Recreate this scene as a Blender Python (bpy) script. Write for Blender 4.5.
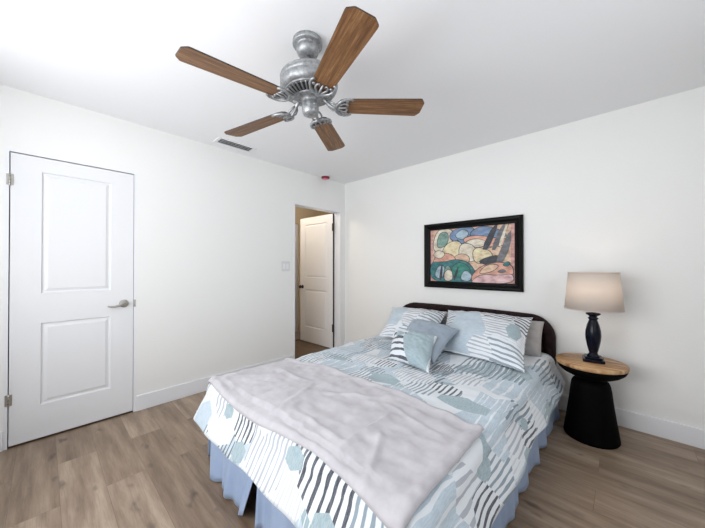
import bpy, bmesh, math, random
from mathutils import Vector, Matrix, noise
for o in list(bpy.data.objects): bpy.data.objects.remove(o)
S = bpy.context.scene; C = S.collection
PI = math.pi; rnd = random.Random(7)
sin, cos = math.sin, math.cos

# ------------------------------------------------------------------ camera
CAM = Vector((3.0249, -3.0446, 1.228)); YAW = 0.75545; PIT = 0.00692
cd = bpy.data.cameras.new('camera'); cam = bpy.data.objects.new('camera', cd); C.objects.link(cam)
cd.sensor_width = 36; cd.lens = 290.24 * 36 / 705; cd.clip_start = .02
cam.location = CAM; cam.rotation_euler = (PI / 2 + PIT, 0.0004, YAW)
S.camera = cam
# ------------------------------------------------------------------ light and exposure
S.view_settings.view_transform = 'Standard'; S.view_settings.look = 'None'
S.view_settings.gamma = 1; S.view_settings.use_curve_mapping = False
S.view_settings.exposure = -0.06
W = bpy.data.worlds.new('sky'); S.world = W; W.use_nodes = True
W.node_tree.nodes['Background'].inputs[0].default_value = (.84, .91, 1, 1)
W.node_tree.nodes['Background'].inputs[1].default_value = 1.0
def area(name, loc, rot, sx, sy, power, col):
    l = bpy.data.lights.new(name, 'AREA'); l.shape = 'RECTANGLE'; l.size = sx; l.size_y = sy
    l.energy = power; l.color = col
    o = bpy.data.objects.new(name, l); C.objects.link(o); o.location = loc; o.rotation_euler = rot; return o
# daylight at the front window; fill at the added right window (outside their panes)
area('daylight_front', (1.6, -4.05, 1.38), (PI / 2 + .32, 0, 0), 2.3, 1.5, 88, (.965, .98, 1))
area('fill_right', (4.0, -2.0, 1.45), (PI / 2 + .3, 0, PI / 2), 1.6, 1.3, 13, (.965, .98, 1))  # added fill light for the left wall and door

# ------------------------------------------------------------------ material helpers
def mat(name, col=(.8, .8, .8), rough=.6, metal=0, **kw):
    m = bpy.data.materials.new(name); m.use_nodes = True
    b = m.node_tree.nodes['Principled BSDF']
    b.inputs['Base Color'].default_value = (*col, 1); b.inputs['Roughness'].default_value = rough
    b.inputs['Metallic'].default_value = metal
    for k, v in kw.items(): b.inputs[k.replace('_', ' ')].default_value = v
    return m
class NT:
    def __init__(s, m): s.t = m.node_tree; s.b = s.t.nodes['Principled BSDF']
    def n(s, ty, **kw):
        x = s.t.nodes.new(ty)
        for k, v in kw.items(): setattr(x, k, v)
        return x
    def l(s, a, b): s.t.links.new(a, b)
    def put(s, sock, v):
        if isinstance(v, (int, float)): sock.default_value = v
        elif isinstance(v, tuple): sock.default_value = v if len(v) == len(sock.default_value) else (*v, 1)
        else: s.l(v, sock)
    def m(s, op, a, b=0, c=0):
        x = s.n('ShaderNodeMath', operation=op)
        s.put(x.inputs[0], a); s.put(x.inputs[1], b); s.put(x.inputs[2], c); return x.outputs[0]
    def mix(s, f, a, b, blend='MIX'):
        x = s.n('ShaderNodeMix', data_type='RGBA', blend_type=blend)
        s.put(x.inputs[0], f); s.put(x.inputs[6], a); s.put(x.inputs[7], b); return x.outputs[2]
    def noise(s, vec, scale, detail=3, rough=.5, out=0):
        x = s.n('ShaderNodeTexNoise'); s.put(x.inputs['Scale'], scale); x.inputs['Detail'].default_value = detail
        x.inputs['Roughness'].default_value = rough
        if vec is not None: s.l(vec, x.inputs['Vector'])
        return x.outputs[out]
    def mapping(s, vec, loc=(0, 0, 0), rot=(0, 0, 0), sc=(1, 1, 1)):
        x = s.n('ShaderNodeMapping'); s.l(vec, x.inputs[0]); x.inputs[1].default_value = loc
        x.inputs[2].default_value = rot; x.inputs[3].default_value = sc; return x.outputs[0]
    def obj(s): return s.n('ShaderNodeTexCoord').outputs['Object']
    def uv(s): return s.n('ShaderNodeTexCoord').outputs['UV']
    def pos(s): return s.n('ShaderNodeNewGeometry').outputs['Position']
    def ramp(s, f, stops, interp='LINEAR'):
        x = s.n('ShaderNodeValToRGB'); s.put(x.inputs[0], f); x.color_ramp.interpolation = interp
        e = x.color_ramp.elements
        while len(e) < len(stops): e.new(.5)
        for i, (p, c) in enumerate(stops): e[i].position = p; e[i].color = (*c, 1)
        return x.outputs[0]
    def bump(s, h, strength=.2, dist=.01):
        x = s.n('ShaderNodeBump'); x.inputs['Strength'].default_value = strength
        x.inputs['Distance'].default_value = dist; s.put(x.inputs['Height'], h); s.l(x.outputs[0], s.b.inputs['Normal'])
    def col(s, c): s.put(s.b.inputs['Base Color'], c)

def wall_paint(name, col, bump=.12):
    m = mat(name, col, .75); n = NT(m); p = n.pos()
    h = n.m('ADD', n.noise(p, 55, 4, .6), n.m('MULTIPLY', n.noise(p, 9, 2), .8)); n.bump(h, bump, .006); return m
M = {}
M['wall'] = wall_paint('wall_paint', (.85, .85, .835), .16)
M['ceiling'] = wall_paint('ceiling_paint', (.875, .88, .895), .08)
M['hall'] = wall_paint('hall_paint', (.74, .62, .45))
M['white'] = mat('white_semigloss', (.83, .84, .865), .35)
M['white_warm'] = mat('white_door', (.80, .805, .82), .4)
M['black'] = mat('gap_shade', (.012, .012, .012), .8)  # black that paints the shade inside vent slots
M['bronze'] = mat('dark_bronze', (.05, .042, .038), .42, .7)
M['plate'] = mat('switch_plastic', (.72, .72, .72), .3)
def noisy_metal(name, a, b, rough, sc):
    m = mat(name, a, rough, .8); n = NT(m)
    n.col(n.ramp(n.noise(n.obj(), sc, 4, .7), [(.35, a), (.65, b)])); n.bump(n.noise(n.obj(), sc * 1.5, 3), .15, .002); return m
M['nickel'] = noisy_metal('satin_nickel', (.42, .40, .37), (.5, .48, .45), .28, 30)
M['pewter'] = noisy_metal('pewter', (.25, .26, .27), (.44, .45, .46), .48, 60)

def wood_floor():
    m = mat('oak_plank_floor', (.3, .22, .16), .38); n = NT(m); p = n.pos()
    br = n.n('ShaderNodeTexBrick'); n.l(n.mapping(p, (.31, .055, 0)), br.inputs['Vector'])
    br.offset = .37; br.squash = 1
    for k, v in {'Scale': 1, 'Brick Width': 1.22, 'Row Height': .183, 'Mortar Size': .0012, 'Mortar Smooth': .4, 'Bias': 0}.items(): br.inputs[k].default_value = v
    br.inputs['Color1'].default_value = (0, 0, 0, 1); br.inputs['Color2'].default_value = (1, 1, 1, 1); br.inputs['Mortar'].default_value = (.5, .5, .5, 1)
    sep = n.n('ShaderNodeSeparateColor'); n.l(br.outputs[0], sep.inputs[0]); r = sep.outputs[0]
    comb = n.n('ShaderNodeCombineXYZ'); n.put(comb.inputs[0], n.m('MULTIPLY', r, 17.3)); n.put(comb.inputs[1], n.m('MULTIPLY', r, 31.7))
    add = n.n('ShaderNodeVectorMath', operation='ADD'); n.l(p, add.inputs[0]); n.l(comb.outputs[0], add.inputs[1])
    st = n.mapping(add.outputs[0], sc=(1.1, 9, 1)); g1 = n.noise(st, 1.6, 5, .62)
    g2 = n.noise(n.mapping(add.outputs[0], sc=(3, 60, 1)), 2.2, 4, .6)
    kn = n.noise(n.mapping(add.outputs[0], sc=(2.5, 5, 1)), 2.3, 2, .5)
    c = n.ramp(g1, [(.25, (.150, .100, .066)), (.45, (.285, .205, .145)), (.6, (.385, .290, .212)), (.78, (.49, .385, .29))])
    tone = n.ramp(r, [(0, (.80, .77, .74)), (.5, (.97, .96, .94)), (1, (1.12, 1.13, 1.13))])
    c = n.mix(1, c, tone, 'MULTIPLY')
    c = n.mix(n.m('MULTIPLY', n.m('GREATER_THAN', g2, .55), .16), c, (.13, .095, .07))
    c = n.mix(n.m('MULTIPLY', n.m('SMOOTH_MIN', n.m('MAXIMUM', n.m('SUBTRACT', kn, .64), 0), .3, .1), 6), c, (.07, .05, .04))
    c = n.mix(n.m('MULTIPLY', br.outputs[1], .55), c, (.07, .05, .04)); n.col(c)
    n.put(n.b.inputs['Roughness'], n.m('ADD', n.m('MULTIPLY', g1, .16), .3))
    n.bump(n.m('SUBTRACT', n.m('MULTIPLY', g2, .2), br.outputs[1]), .25, .002); return m
M['floor'] = wood_floor()
def hall_floor():
    m = mat('hall_plank_floor', (.2, .13, .08), .35); n = NT(m)
    n.col(n.ramp(n.noise(n.mapping(n.pos(), sc=(2, 14, 1)), 2, 4), [(.3, (.07, .038, .02)), (.7, (.17, .10, .055))])); return m
M['hall_floor'] = hall_floor()
M['hall_tile'] = mat('hall_tile', (.24, .19, .17), .5)

def blade_wood():
    m = mat('oak_blade', (.3, .15, .06), .45); n = NT(m); o = n.obj()
    g = n.noise(n.mapping(o, sc=(3, 60, 60)), 1.5, 5, .65)
    f = n.noise(n.mapping(o, sc=(20, 260, 200)), 1.5, 3, .6)
    c = n.ramp(g, [(.3, (.085, .034, .012)), (.5, (.19, .088, .032)), (.7, (.37, .195, .08))])
    c = n.mix(n.m('MULTIPLY', n.m('GREATER_THAN', f, .54), .4), c, (.10, .045, .018)); n.col(c); n.bump(f, .2, .001); return m
M['blade'] = blade_wood()
M['edge'] = mat('blade_dark_edge', (.035, .02, .014), .5)
def table_wood():
    m = mat('acacia_wood', (.4, .24, .12), .45); n = NT(m); o = n.obj()
    g = n.noise(n.mapping(o, rot=(0, 0, .3), sc=(3, 26, 4)), 1.7, 5, .6)
    k = n.noise(n.mapping(o, rot=(0, 0, .3), sc=(1, 7, 2)), 1.5, 1)
    c = n.ramp(g, [(.32, (.09, .035, .014)), (.42, (.33, .165, .066)), (.52, (.50, .29, .135)), (.68, (.66, .45, .25))])
    n.col(n.mix(n.m('MULTIPLY', k, .2), c, (.33, .17, .07))); return m
M['acacia'] = table_wood()
M['blackwood'] = mat('black_painted_wood', (.002, .002, .002), .7, 0, Specular_IOR_Level=.05)
def lamp_black():
    m = mat('glossy_black', (.002, .003, .010), .25, 0, Specular_IOR_Level=.22); return m
M['lamp'] = lamp_black()
def linen():
    m = mat('linen_shade', (.62, .585, .54), .9); n = NT(m); o = n.obj()
    w = n.noise(n.mapping(o, sc=(1, 1, 6)), 160, 2); c = n.mix(n.m('MULTIPLY', w, .35), (.86, .80, .75), (.74, .68, .63)); n.col(c)
    tr = n.n('ShaderNodeBsdfTranslucent'); tr.inputs[0].default_value = (.78, .72, .66, 1)
    mx = n.n('ShaderNodeMixShader'); mx.inputs[0].default_value = .5
    n.l(n.b.outputs[0], mx.inputs[1]); n.l(tr.outputs[0], mx.inputs[2])
    n.l(mx.outputs[0], n.t.nodes['Material Output'].inputs[0]); n.bump(w, .2, .001); return m
M['linen'] = linen()
def fabric(name, a, b, sc=30, rough=.9, sheen=.3, weave=700, bs=.2):
    m = mat(name, a, rough, 0, Sheen_Weight=sheen); n = NT(m); o = n.pos()
    n.col(n.ramp(n.noise(o, sc, 4, .6), [(.3, a), (.7, b)])); n.bump(n.noise(o, weave, 2), bs, .001); return m
M['velvet'] = fabric('brown_velvet', (.012, .007, .008), (.030, .016, .017), 22, .95, .0)
M['velvet'].node_tree.nodes['Principled BSDF'].inputs['Specular IOR Level'].default_value = .12
M['skirt'] = fabric('blue_cotton', (.29, .38, .55), (.35, .44, .60), 6, .85, .1)
M['cushion_blue'] = fabric('blue_grey_cotton', (.30, .36, .43), (.36, .42, .49), 8, .85, .1)
M['pillow_grey'] = fabric('grey_jersey', (.36, .345, .34), (.43, .415, .41), 18, .9, .2)
M['throw'] = fabric('grey_fleece', (.45, .43, .455), (.56, .54, .565), 12, .95, .25, 420, .35)
M['mattress'] = fabric('white_ticking', (.7, .7, .7), (.75, .75, .75))

WHITE, PALE, TEAL, CHAR = (.73, .765, .80), (.47, .555, .625), (.31, .405, .445), (.06, .063, .078)
def quilt(name, patches, seed=0, sc=4.6, dark=.8, wobble=.075, base=True):
    """printed cotton: a voronoi patchwork of pale areas and hand-drawn stripes, plus listed patches.
    uv is in metres, stripes run along v.  patch = (kind, u, v, half_width, half_height, period)"""
    m = mat(name, WHITE, .85, 0, Sheen_Weight=.15); n = NT(m); uv = n.uv()
    su = n.n('ShaderNodeSeparateXYZ'); n.l(uv, su.inputs[0]); u, v = su.outputs[0], su.outputs[1]
    # stripe coordinate with a slow wobble
    wob = n.noise(n.mapping(uv, sc=(1.6, 1.7, 1)), 1.6, 1); uu = n.m('ADD', u, n.m('MULTIPLY', wob, wobble))
    thick = n.noise(n.mapping(uv, sc=(26, 7, 1)), 1.3, 1.5)
    def stripes(per, duty):
        s_ = n.m('ABSOLUTE', n.m('SUBTRACT', n.m('FRACT', n.m('DIVIDE', uu, per)), .5))
        th = n.m('ADD', duty * .5 - .25, n.m('MULTIPLY', thick, .46))
        return n.m('LESS_THAN', s_, th)
    hatch = n.m('MULTIPLY', n.m('GREATER_THAN', n.noise(n.mapping(uv, sc=(260, 30, 1)), 1, 2), .5), .9)
    def vor(scale, off, rndness=.75):
        x = n.n('ShaderNodeTexVoronoi', distance='EUCLIDEAN'); x.inputs['Scale'].default_value = scale
        x.inputs['Randomness'].default_value = rndness
        n.l(n.mapping(uv, (off + seed, off * 2.3 - seed * 1.7, 0), sc=(1, .8, 1)), x.inputs['Vector'])
        s_ = n.n('ShaderNodeSeparateColor'); n.l(x.outputs['Color'], s_.inputs[0]); return s_.outputs
    def band(x, a, b): return n.m('MULTIPLY', n.m('GREATER_THAN', x, a), n.m('LESS_THAN', x, b))
    A = vor(sc, 3.1); B = vor(sc * .93, 11.7); D = vor(sc * 1.35, 23.9)
    c = n.mix(n.m('MULTIPLY', n.m('LESS_THAN', B[1], .5), n.m('MULTIPLY', stripes(.021, .28), .55)), WHITE, (.50, .51, .53))
    pale = n.mix(n.m('MULTIPLY', hatch, .6), PALE, (.58, .67, .74)); teal = n.mix(n.m('MULTIPLY', hatch, .6), TEAL, (.46, .54, .57))
    c = n.mix(n.m('LESS_THAN', A[0], .33), c, pale); c = n.mix(band(A[0], .33, .45), c, teal)
    white_l = n.m('MULTIPLY', band(A[0], 0, .45), stripes(.026, .22)); c = n.mix(n.m('MULTIPLY', white_l, n.m('GREATER_THAN', B[0], .45)), c, WHITE)
    c = n.mix(n.m('MULTIPLY', band(B[0], .25, .55), stripes(.032, .42)), c, (.21, .26, .30))
    c = n.mix(n.m('MULTIPLY', n.m('LESS_THAN', D[0], .17), n.m('MULTIPLY', stripes(.03, .44), dark)), c, CHAR)
    if not base: c = n.mix(n.m('MULTIPLY', n.m('LESS_THAN', B[1], .4), n.m('MULTIPLY', stripes(.021, .28), .55)), WHITE, (.50, .51, .53))
    for kind, pu, pv, hw, hh, per in patches:
        du = n.m('DIVIDE', n.m('ABSOLUTE', n.m('SUBTRACT', u, pu)), hw); dv = n.m('DIVIDE', n.m('ABSOLUTE', n.m('SUBTRACT', v, pv)), hh)
        hexm = n.m('MAXIMUM', du, n.m('ADD', dv, n.m('MULTIPLY', du, .5)))
        k = n.m('LESS_THAN', hexm, 1)
        if kind == 'white': c = n.mix(k, c, WHITE)
        elif kind == 'pale': c = n.mix(k, c, pale)
        elif kind == 'teal': c = n.mix(k, c, teal)
        elif kind == 'dark': c = n.mix(k, c, n.mix(stripes(per, .43), WHITE, n.mix(hatch, CHAR, (.13, .14, .165))))
        elif kind == 'mid': c = n.mix(k, c, n.mix(stripes(per, .45), WHITE, (.27, .33, .38)))
        elif kind == 'thin': c = n.mix(k, c, n.mix(stripes(per * 1.25, .40), WHITE, (.43, .45, .50)))
        elif kind == 'palestripe': c = n.mix(k, c, n.mix(stripes(per, .25), pale, WHITE))
    n.col(c); n.bump(n.noise(uv, 900, 2), .15, .001); return m

# ------------------------------------------------------------------ mesh helpers
def new_obj(name, bm, m, parent=None, smooth=False, loc=None):
    me = bpy.data.meshes.new(name); bmesh.ops.recalc_face_normals(bm, faces=bm.faces); bm.to_mesh(me); bm.free()
    for x in (m if isinstance(m, (list, tuple)) else [m]): me.materials.append(x)
    if smooth:
        for p in me.polygons: p.use_smooth = True
    o = bpy.data.objects.new(name, me); C.objects.link(o)
    if parent: o.parent = parent
    if loc: o.location = loc
    return o
def tag(o, label=None, cat=None, group=None, kind=None):
    if label: o['label'] = label
    if cat: o['category'] = cat
    if group: o['group'] = group
    if kind: o['kind'] = kind
    return o
def thing(name, label, cat, loc=(0, 0, 0), rz=0, group=None):
    o = bpy.data.objects.new(name, None); C.objects.link(o); o.location = loc; o.rotation_euler = (0, 0, rz)
    o.empty_display_size = .05; return tag(o, label, cat, group)
def box(bm, x0, x1, y0, y1, z0, z1, bev=0, seg=2, mi=0):
    b2 = bmesh.new(); bmesh.ops.create_cube(b2, size=1)
    bmesh.ops.transform(b2, matrix=Matrix.Translation(((x0 + x1) / 2, (y0 + y1) / 2, (z0 + z1) / 2)) @ Matrix.Diagonal((abs(x1 - x0), abs(y1 - y0), abs(z1 - z0), 1)), verts=b2.verts)
    if bev: bmesh.ops.bevel(b2, geom=b2.edges[:], offset=bev, segments=seg, affect='EDGES', profile=.5)
    merge(bm, b2, None, mi)
def merge(bm, b2, mx=None, mi=0):
    if mx is not None: bmesh.ops.transform(b2, matrix=mx, verts=b2.verts)
    mp = {v: bm.verts.new(v.co) for v in b2.verts}
    for f in b2.faces:
        try: g = bm.faces.new([mp[v] for v in f.verts]); g.material_index = mi or f.material_index; g.smooth = f.smooth
        except ValueError: pass
    b2.free()
def lathe(bm, prof, seg=40, c=(0, 0, 0), cap=True, mi=0, squash=1):
    rings = []
    for r, z in prof:
        rings.append([bm.verts.new((c[0] + r * cos(2 * PI * i / seg), c[1] + squash * r * sin(2 * PI * i / seg), c[2] + z)) for i in range(seg)])
    for a, b in zip(rings, rings[1:]):
        for i in range(seg):
            f = bm.faces.new((a[i], a[(i + 1) % seg], b[(i + 1) % seg], b[i])); f.material_index = mi; f.smooth = True
    if cap:
        for rg in (rings[0], rings[-1]): f = bm.faces.new(rg); f.material_index = mi
def tube(bm, pts, r, seg=8, closed=False, mi=0):
    pts = [Vector(p) for p in pts]; n = len(pts); rings = []
    rr = r if isinstance(r, (list, tuple)) else [r] * n
    up = Vector((0, 0, 1)); prev = None
    for i, p in enumerate(pts):
        t = ((pts[(i + 1) % n] if closed else pts[min(i + 1, n - 1)]) - (pts[i - 1] if (closed or i) else pts[0])).normalized()
        if prev is None: prev = t.cross(up) if abs(t.z) < .95 else t.cross(Vector((1, 0, 0)))
        a = (prev - t * prev.dot(t)).normalized(); prev = a; b = t.cross(a)
        rings.append([bm.verts.new(p + (a * cos(2 * PI * k / seg) + b * sin(2 * PI * k / seg)) * rr[i]) for k in range(seg)])
    for i in range(n if closed else n - 1):
        A, B = rings[i], rings[(i + 1) % n]
        for k in range(seg):
            f = bm.faces.new((A[k], A[(k + 1) % seg], B[(k + 1) % seg], B[k])); f.smooth = True; f.material_index = mi
    if not closed: bm.faces.new(rings[0]); bm.faces.new(rings[-1])
def struct(name, bm, m, parent=None, smooth=False):
    o = new_obj(name, bm, m, parent, smooth)
    if not parent: o['kind'] = 'structure'
    return o
def N(x, y, z=0, s=1.0): return noise.noise(Vector((x * s, y * s, z * s)))

# ------------------------------------------------------------------ room shell
H = 2.44; RX = 3.75; RY = -3.75; T = .12; DH = 2.025
D1 = (-3.228, -2.508); D2 = (-.905, -.078)          # openings in the left wall (y range)
bm = bmesh.new(); box(bm, 0, RX, RY, 0, -.1, 0); struct('floor', bm, M['floor'])
bm = bmesh.new(); box(bm, -T, RX + T, RY - T, T, H, H + .1); struct('ceiling', bm, M['ceiling'])
bm = bmesh.new()
for y0, y1, z0, z1 in ((RY - T, D1[0], -.1, H), (D1[0], D1[1], DH, H), (D1[1], D2[0], -.1, H), (D2[0], D2[1], DH, H), (D2[1], 0, -.1, H)):
    box(bm, -T, 0, y0, y1, z0, z1)
struct('wall_left', bm, M['wall'])
bm = bmesh.new(); box(bm, -T, RX + T, 0, T, -.1, H); struct('wall_back', bm, M['wall'])
W1 = (.65, 2.85, .75, 2.15); W2 = (-2.75, -1.25, .9, 2.1)
bm = bmesh.new()
for x0, x1, z0, z1 in ((0, W1[0], -.1, H), (W1[1], RX + T, -.1, H), (W1[0], W1[1], -.1, W1[2]), (W1[0], W1[1], W1[3], H)): box(bm, x0, x1, RY - T, RY, z0, z1)
struct('wall_front', bm, M['wall'])
bm = bmesh.new()
for y0, y1, z0, z1 in ((RY, W2[0], -.1, H), (W2[1], 0, -.1, H), (W2[0], W2[1], -.1, W2[2]), (W2[0], W2[1], W2[3], H)): box(bm, RX, RX + T, y0, y1, z0, z1)
struct('wall_right', bm, M['wall'])
# windows
def glass_mat():
    m = bpy.data.materials.new('window_glass'); m.use_nodes = True; t = m.node_tree; t.nodes.clear()
    o = t.nodes.new('ShaderNodeOutputMaterial'); tr = t.nodes.new('ShaderNodeBsdfTransparent'); gl = t.nodes.new('ShaderNodeBsdfGlossy')
    gl.inputs['Roughness'].default_value = .02; lw = t.nodes.new('ShaderNodeLayerWeight'); pw = t.nodes.new('ShaderNodeMath'); pw.operation = 'POWER'; pw.inputs[1].default_value = 4; t.links.new(lw.outputs['Facing'], pw.inputs[0]); fr = t.nodes.new('ShaderNodeMath'); fr.operation = 'MULTIPLY_ADD'; fr.inputs[1].default_value = .6; fr.inputs[2].default_value = .03; t.links.new(pw.outputs[0], fr.inputs[0]); mx = t.nodes.new('ShaderNodeMixShader')
    t.links.new(fr.outputs[0], mx.inputs[0]); t.links.new(tr.outputs[0], mx.inputs[1]); t.links.new(gl.outputs[0], mx.inputs[2]); t.links.new(mx.outputs[0], o.inputs[0]); return m
M['glass'] = glass_mat()
def window(name, a0, a1, z0, z1, fn):
    """fn maps (along, depth, z) boxes to the wall"""
    fr = bmesh.new(); w = .045
    for A in ((a0, a1, z0, z0 + w), (a0, a1, z1 - w, z1), (a0, a0 + w, z0 + w, z1 - w), (a1 - w, a1, z0 + w, z1 - w), ((a0 + a1) / 2 - .02, (a0 + a1) / 2 + .02, z0 + w, z1 - w)):
        fn(fr, A[0], A[1], .05, .09, A[2], A[3])
    f = struct(name, fr, M['white'])
    g = bmesh.new(); fn(g, a0 + w, a1 - w, .066, .07, z0 + w, z1 - w); new_obj('pane', g, M['glass'], f)
    s_ = bmesh.new(); fn(s_, a0 - .03, a1 + .03, -.03, .05, z0 - .025, z0); new_obj('sill', s_, M['white'], f)
window('window_1', W1[0], W1[1], W1[2], W1[3], lambda b, a0, a1, d0, d1, z0, z1: box(b, a0, a1, RY - d1, RY - d0, z0, z1))
window('fill_window', W2[0], W2[1], W2[2], W2[3], lambda b, a0, a1, d0, d1, z0, z1: box(b, RX + d0, RX + d1, a0, a1, z0, z1))  # unseen window, added to light the left wall and door
# baseboards: body with a small bevelled top edge
BH = .13
def baseboard(name, segs):
    bm = bmesh.new()
    for x0, x1, y0, y1 in segs: box(bm, x0, x1, y0, y1, 0, BH, .004, 2)
    struct(name, bm, M['white'])
baseboard('baseboard_left', [(0, .015, RY, D1[0]), (0, .015, D1[1], D2[0])])
baseboard('baseboard_back', [(0, RX, -.015, 0)])
baseboard('baseboard_front', [(.015, RX, RY, RY + .015)])
baseboard('baseboard_right', [(RX - .015, RX, RY + .015, -.015)])
# door frames (jamb liners)
def jambs(name, y0, y1, t=.018):
    bm = bmesh.new(); box(bm, -T, .001, y0, y0 + t, 0, DH); box(bm, -T, .001, y1 - t, y1, 0, DH); box(bm, -T, .001, y0 + t, y1 - t, DH - t, DH)
    return bm
struct('trim_1', jambs('', *D1), M['white']); 
bm = jambs('', *D2)
box(bm, -.075, -.063, D2[0] + .018, D2[0] + .03, 0, DH - .018); box(bm, -.075, -.063, D2[1] - .03, D2[1] - .018, 0, DH - .018)
struct('trim_2', bm, M['white'])

# ------------------------------------------------------------------ doors (leaf in local coords: x thickness 0..th, y width, z height)
def door_leaf(w, h, th=.035, panels=((.24, .84), (1.03, 1.9)), mx=.15):
    bm = bmesh.new(); g = .0
    box(bm, 0, th * .6, 0, w, 0, h)      # core
    def face(xf, sgn):
        # raised frame: stiles and rails as a plate with panel recesses: sloped sticking + raised field
        ys = (mx, w - mx); d = .012; s = .022
        fr = xf
        def q(p): bm.faces.new([bm.verts.new(v) for v in p])
        zs = [0, panels[0][0], panels[0][1], panels[1][0], panels[1][1], h]
        for a, b in ((0, ys[0]), (ys[1], w)): q([(fr, a, 0), (fr, b, 0), (fr, b, h), (fr, a, h)])
        for a, b in ((zs[0], zs[1]), (zs[2], zs[3]), (zs[4], zs[5])): q([(fr, ys[0], a), (fr, ys[1], a), (fr, ys[1], b), (fr, ys[0], b)])
        for z0, z1 in panels:
            R = [(0, 0), (.006, d), (.016, d), (.034, d * .3)]
            loops = []
            for ins, dep in R:
                loops.append([(fr - sgn * dep, ys[0] + ins, z0 + ins), (fr - sgn * dep, ys[1] - ins, z0 + ins), (fr - sgn * dep, ys[1] - ins, z1 - ins), (fr - sgn * dep, ys[0] + ins, z1 - ins)])
            for A, B in zip(loops, loops[1:]):
                for k in range(4): q([A[k], A[(k + 1) % 4], B[(k + 1) % 4], B[k]])
            q(loops[-1])
    bmesh.ops.delete(bm, geom=bm.verts[:], context='VERTS')
    face(th, 1); face(0, -1)
    for p in ([(0, 0, 0), (th, 0, 0), (th, 0, h), (0, 0, h)], [(0, w, 0), (th, w, 0), (th, w, h), (0, w, h)], [(0, 0, 0), (th, 0, 0), (th, w, 0), (0, w, 0)], [(0, 0, h), (th, 0, h), (th, w, h), (0, w, h)]):
        bm.faces.new([bm.verts.new(v) for v in p])
    bmesh.ops.remove_doubles(bm, verts=bm.verts, dist=.0002); return bm
def hinge_bm(z, x, y, r=.0065, h=.09):
    bm = bmesh.new(); lathe(bm, [(0.001, -h / 2 - .004), (r, -h / 2), (r, h / 2), (.001, h / 2 + .004)], 12, (x, y, z))
    for k in (-.3, 0, .3): lathe(bm, [(r * 1.08, k * h - .0012), (r * 1.08, k * h + .0012)], 12, (x, y, z), mi=1)
    box(bm, x - .004, x, y - .016, y + .016, z - h / 2, z + h / 2); return bm
d1w = D1[1] - D1[0] - .036 - .009
bm = door_leaf(d1w, 1.985, .035, ((.232, .81), (1.02, 1.885)), .145)
door1 = struct('door_1', bm, M['white_warm']); door1.location = (-.036, D1[0] + .018 + .0055, .014)
for z in (.31, 1.80): new_obj('hinge', hinge_bm(z, .040, -.002, .005, .075), [M['nickel'], M['bronze']], door1)
# lever: rosette, spindle, curved lever
bm = bmesh.new(); rx = Matrix.Rotation(PI / 2, 4, 'Y')
b2 = bmesh.new(); lathe(b2, [(.032, 0), (.032, .004), (.027, .011), (.014, .014), (.012, .04), (.001, .043)], 32)
merge(bm, b2, Matrix.Translation((.035, d1w - .062, .905)) @ rx)
tube(bm, [(.072, d1w - .062, .905), (.078, d1w - .078, .903), (.079, d1w - .10, .895), (.077, d1w - .125, .888), (.073, d1w - .15, .888), (.066, d1w - .168, .893)], [.010, .0105, .009, .008, .008, .006], 10)
new_obj('lever_handle', bm, M['nickel'], door1, True)
# strike plate on the jamb
bm = bmesh.new(); box(bm, 0, .0025, D1[1] - .020, D1[1] - .004, .885, .945, .001); tag(new_obj('strike_plate', bm, M['nickel']), 'small nickel strike plate on the frame beside the closed door lever', 'strike plate')
# dark closet behind the closed door
bm = bmesh.new()
box(bm, -.75, -.7, D1[0] - .1, D1[1] + .1, 0, H); box(bm, -.75, -T, D1[0] - .15, D1[0] - .1, 0, H); box(bm, -.75, -T, D1[1] + .1, D1[1] + .15, 0, H)
box(bm, -.75, -T, D1[0] - .15, D1[1] + .15, H, H + .05); struct('wall_closet', bm, M['wall'])
bm = bmesh.new(); box(bm, -.75, 0, D1[0] - .15, D1[1] + .15, -.1, -.0005); struct('floor_closet', bm, M['hall_floor'])
# open door, swung out into the hall
d2w = .77
bm = door_leaf(d2w, 1.99, .035, ((.24, .84), (1.03, 1.88)), .13)
door2 = struct('door_2', bm, M['white_warm']); door2.location = (-.125, D2[1] - .014, .012); door2.rotation_euler = (0, 0, PI / 2 + math.radians(1.0))
# local +y -> world -x, local +x (thickness) -> world +y ; leaf face towards the camera is local x=0
door2.location.y -= .035
for z in (.30, 1.79): new_obj('hinge', hinge_bm(z, -.002, -.006, .009, .11), [M['bronze'], M['bronze']], door2)
bm = bmesh.new(); box(bm, .004, .030, -.0015, 0, 0, 1.99); new_obj('gap_strip', bm, M['bronze'], door2)  # dark strip stands in for the dark gap along the hinge edge
bm = bmesh.new()
for sx in (1, -1):
    b2 = bmesh.new(); lathe(b2, [(.030, 0), (.030, .004), (.012, .010), (.011, .03), (.024, .038), (.028, .05), (.022, .062), (.001, .066)], 24)
    merge(bm, b2, Matrix.Translation((.035 if sx > 0 else 0, d2w - .06, .88)) @ Matrix.Rotation(sx * PI / 2, 4, 'Y'))
new_obj('door_knob', bm, M['bronze'], door2, True)
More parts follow.
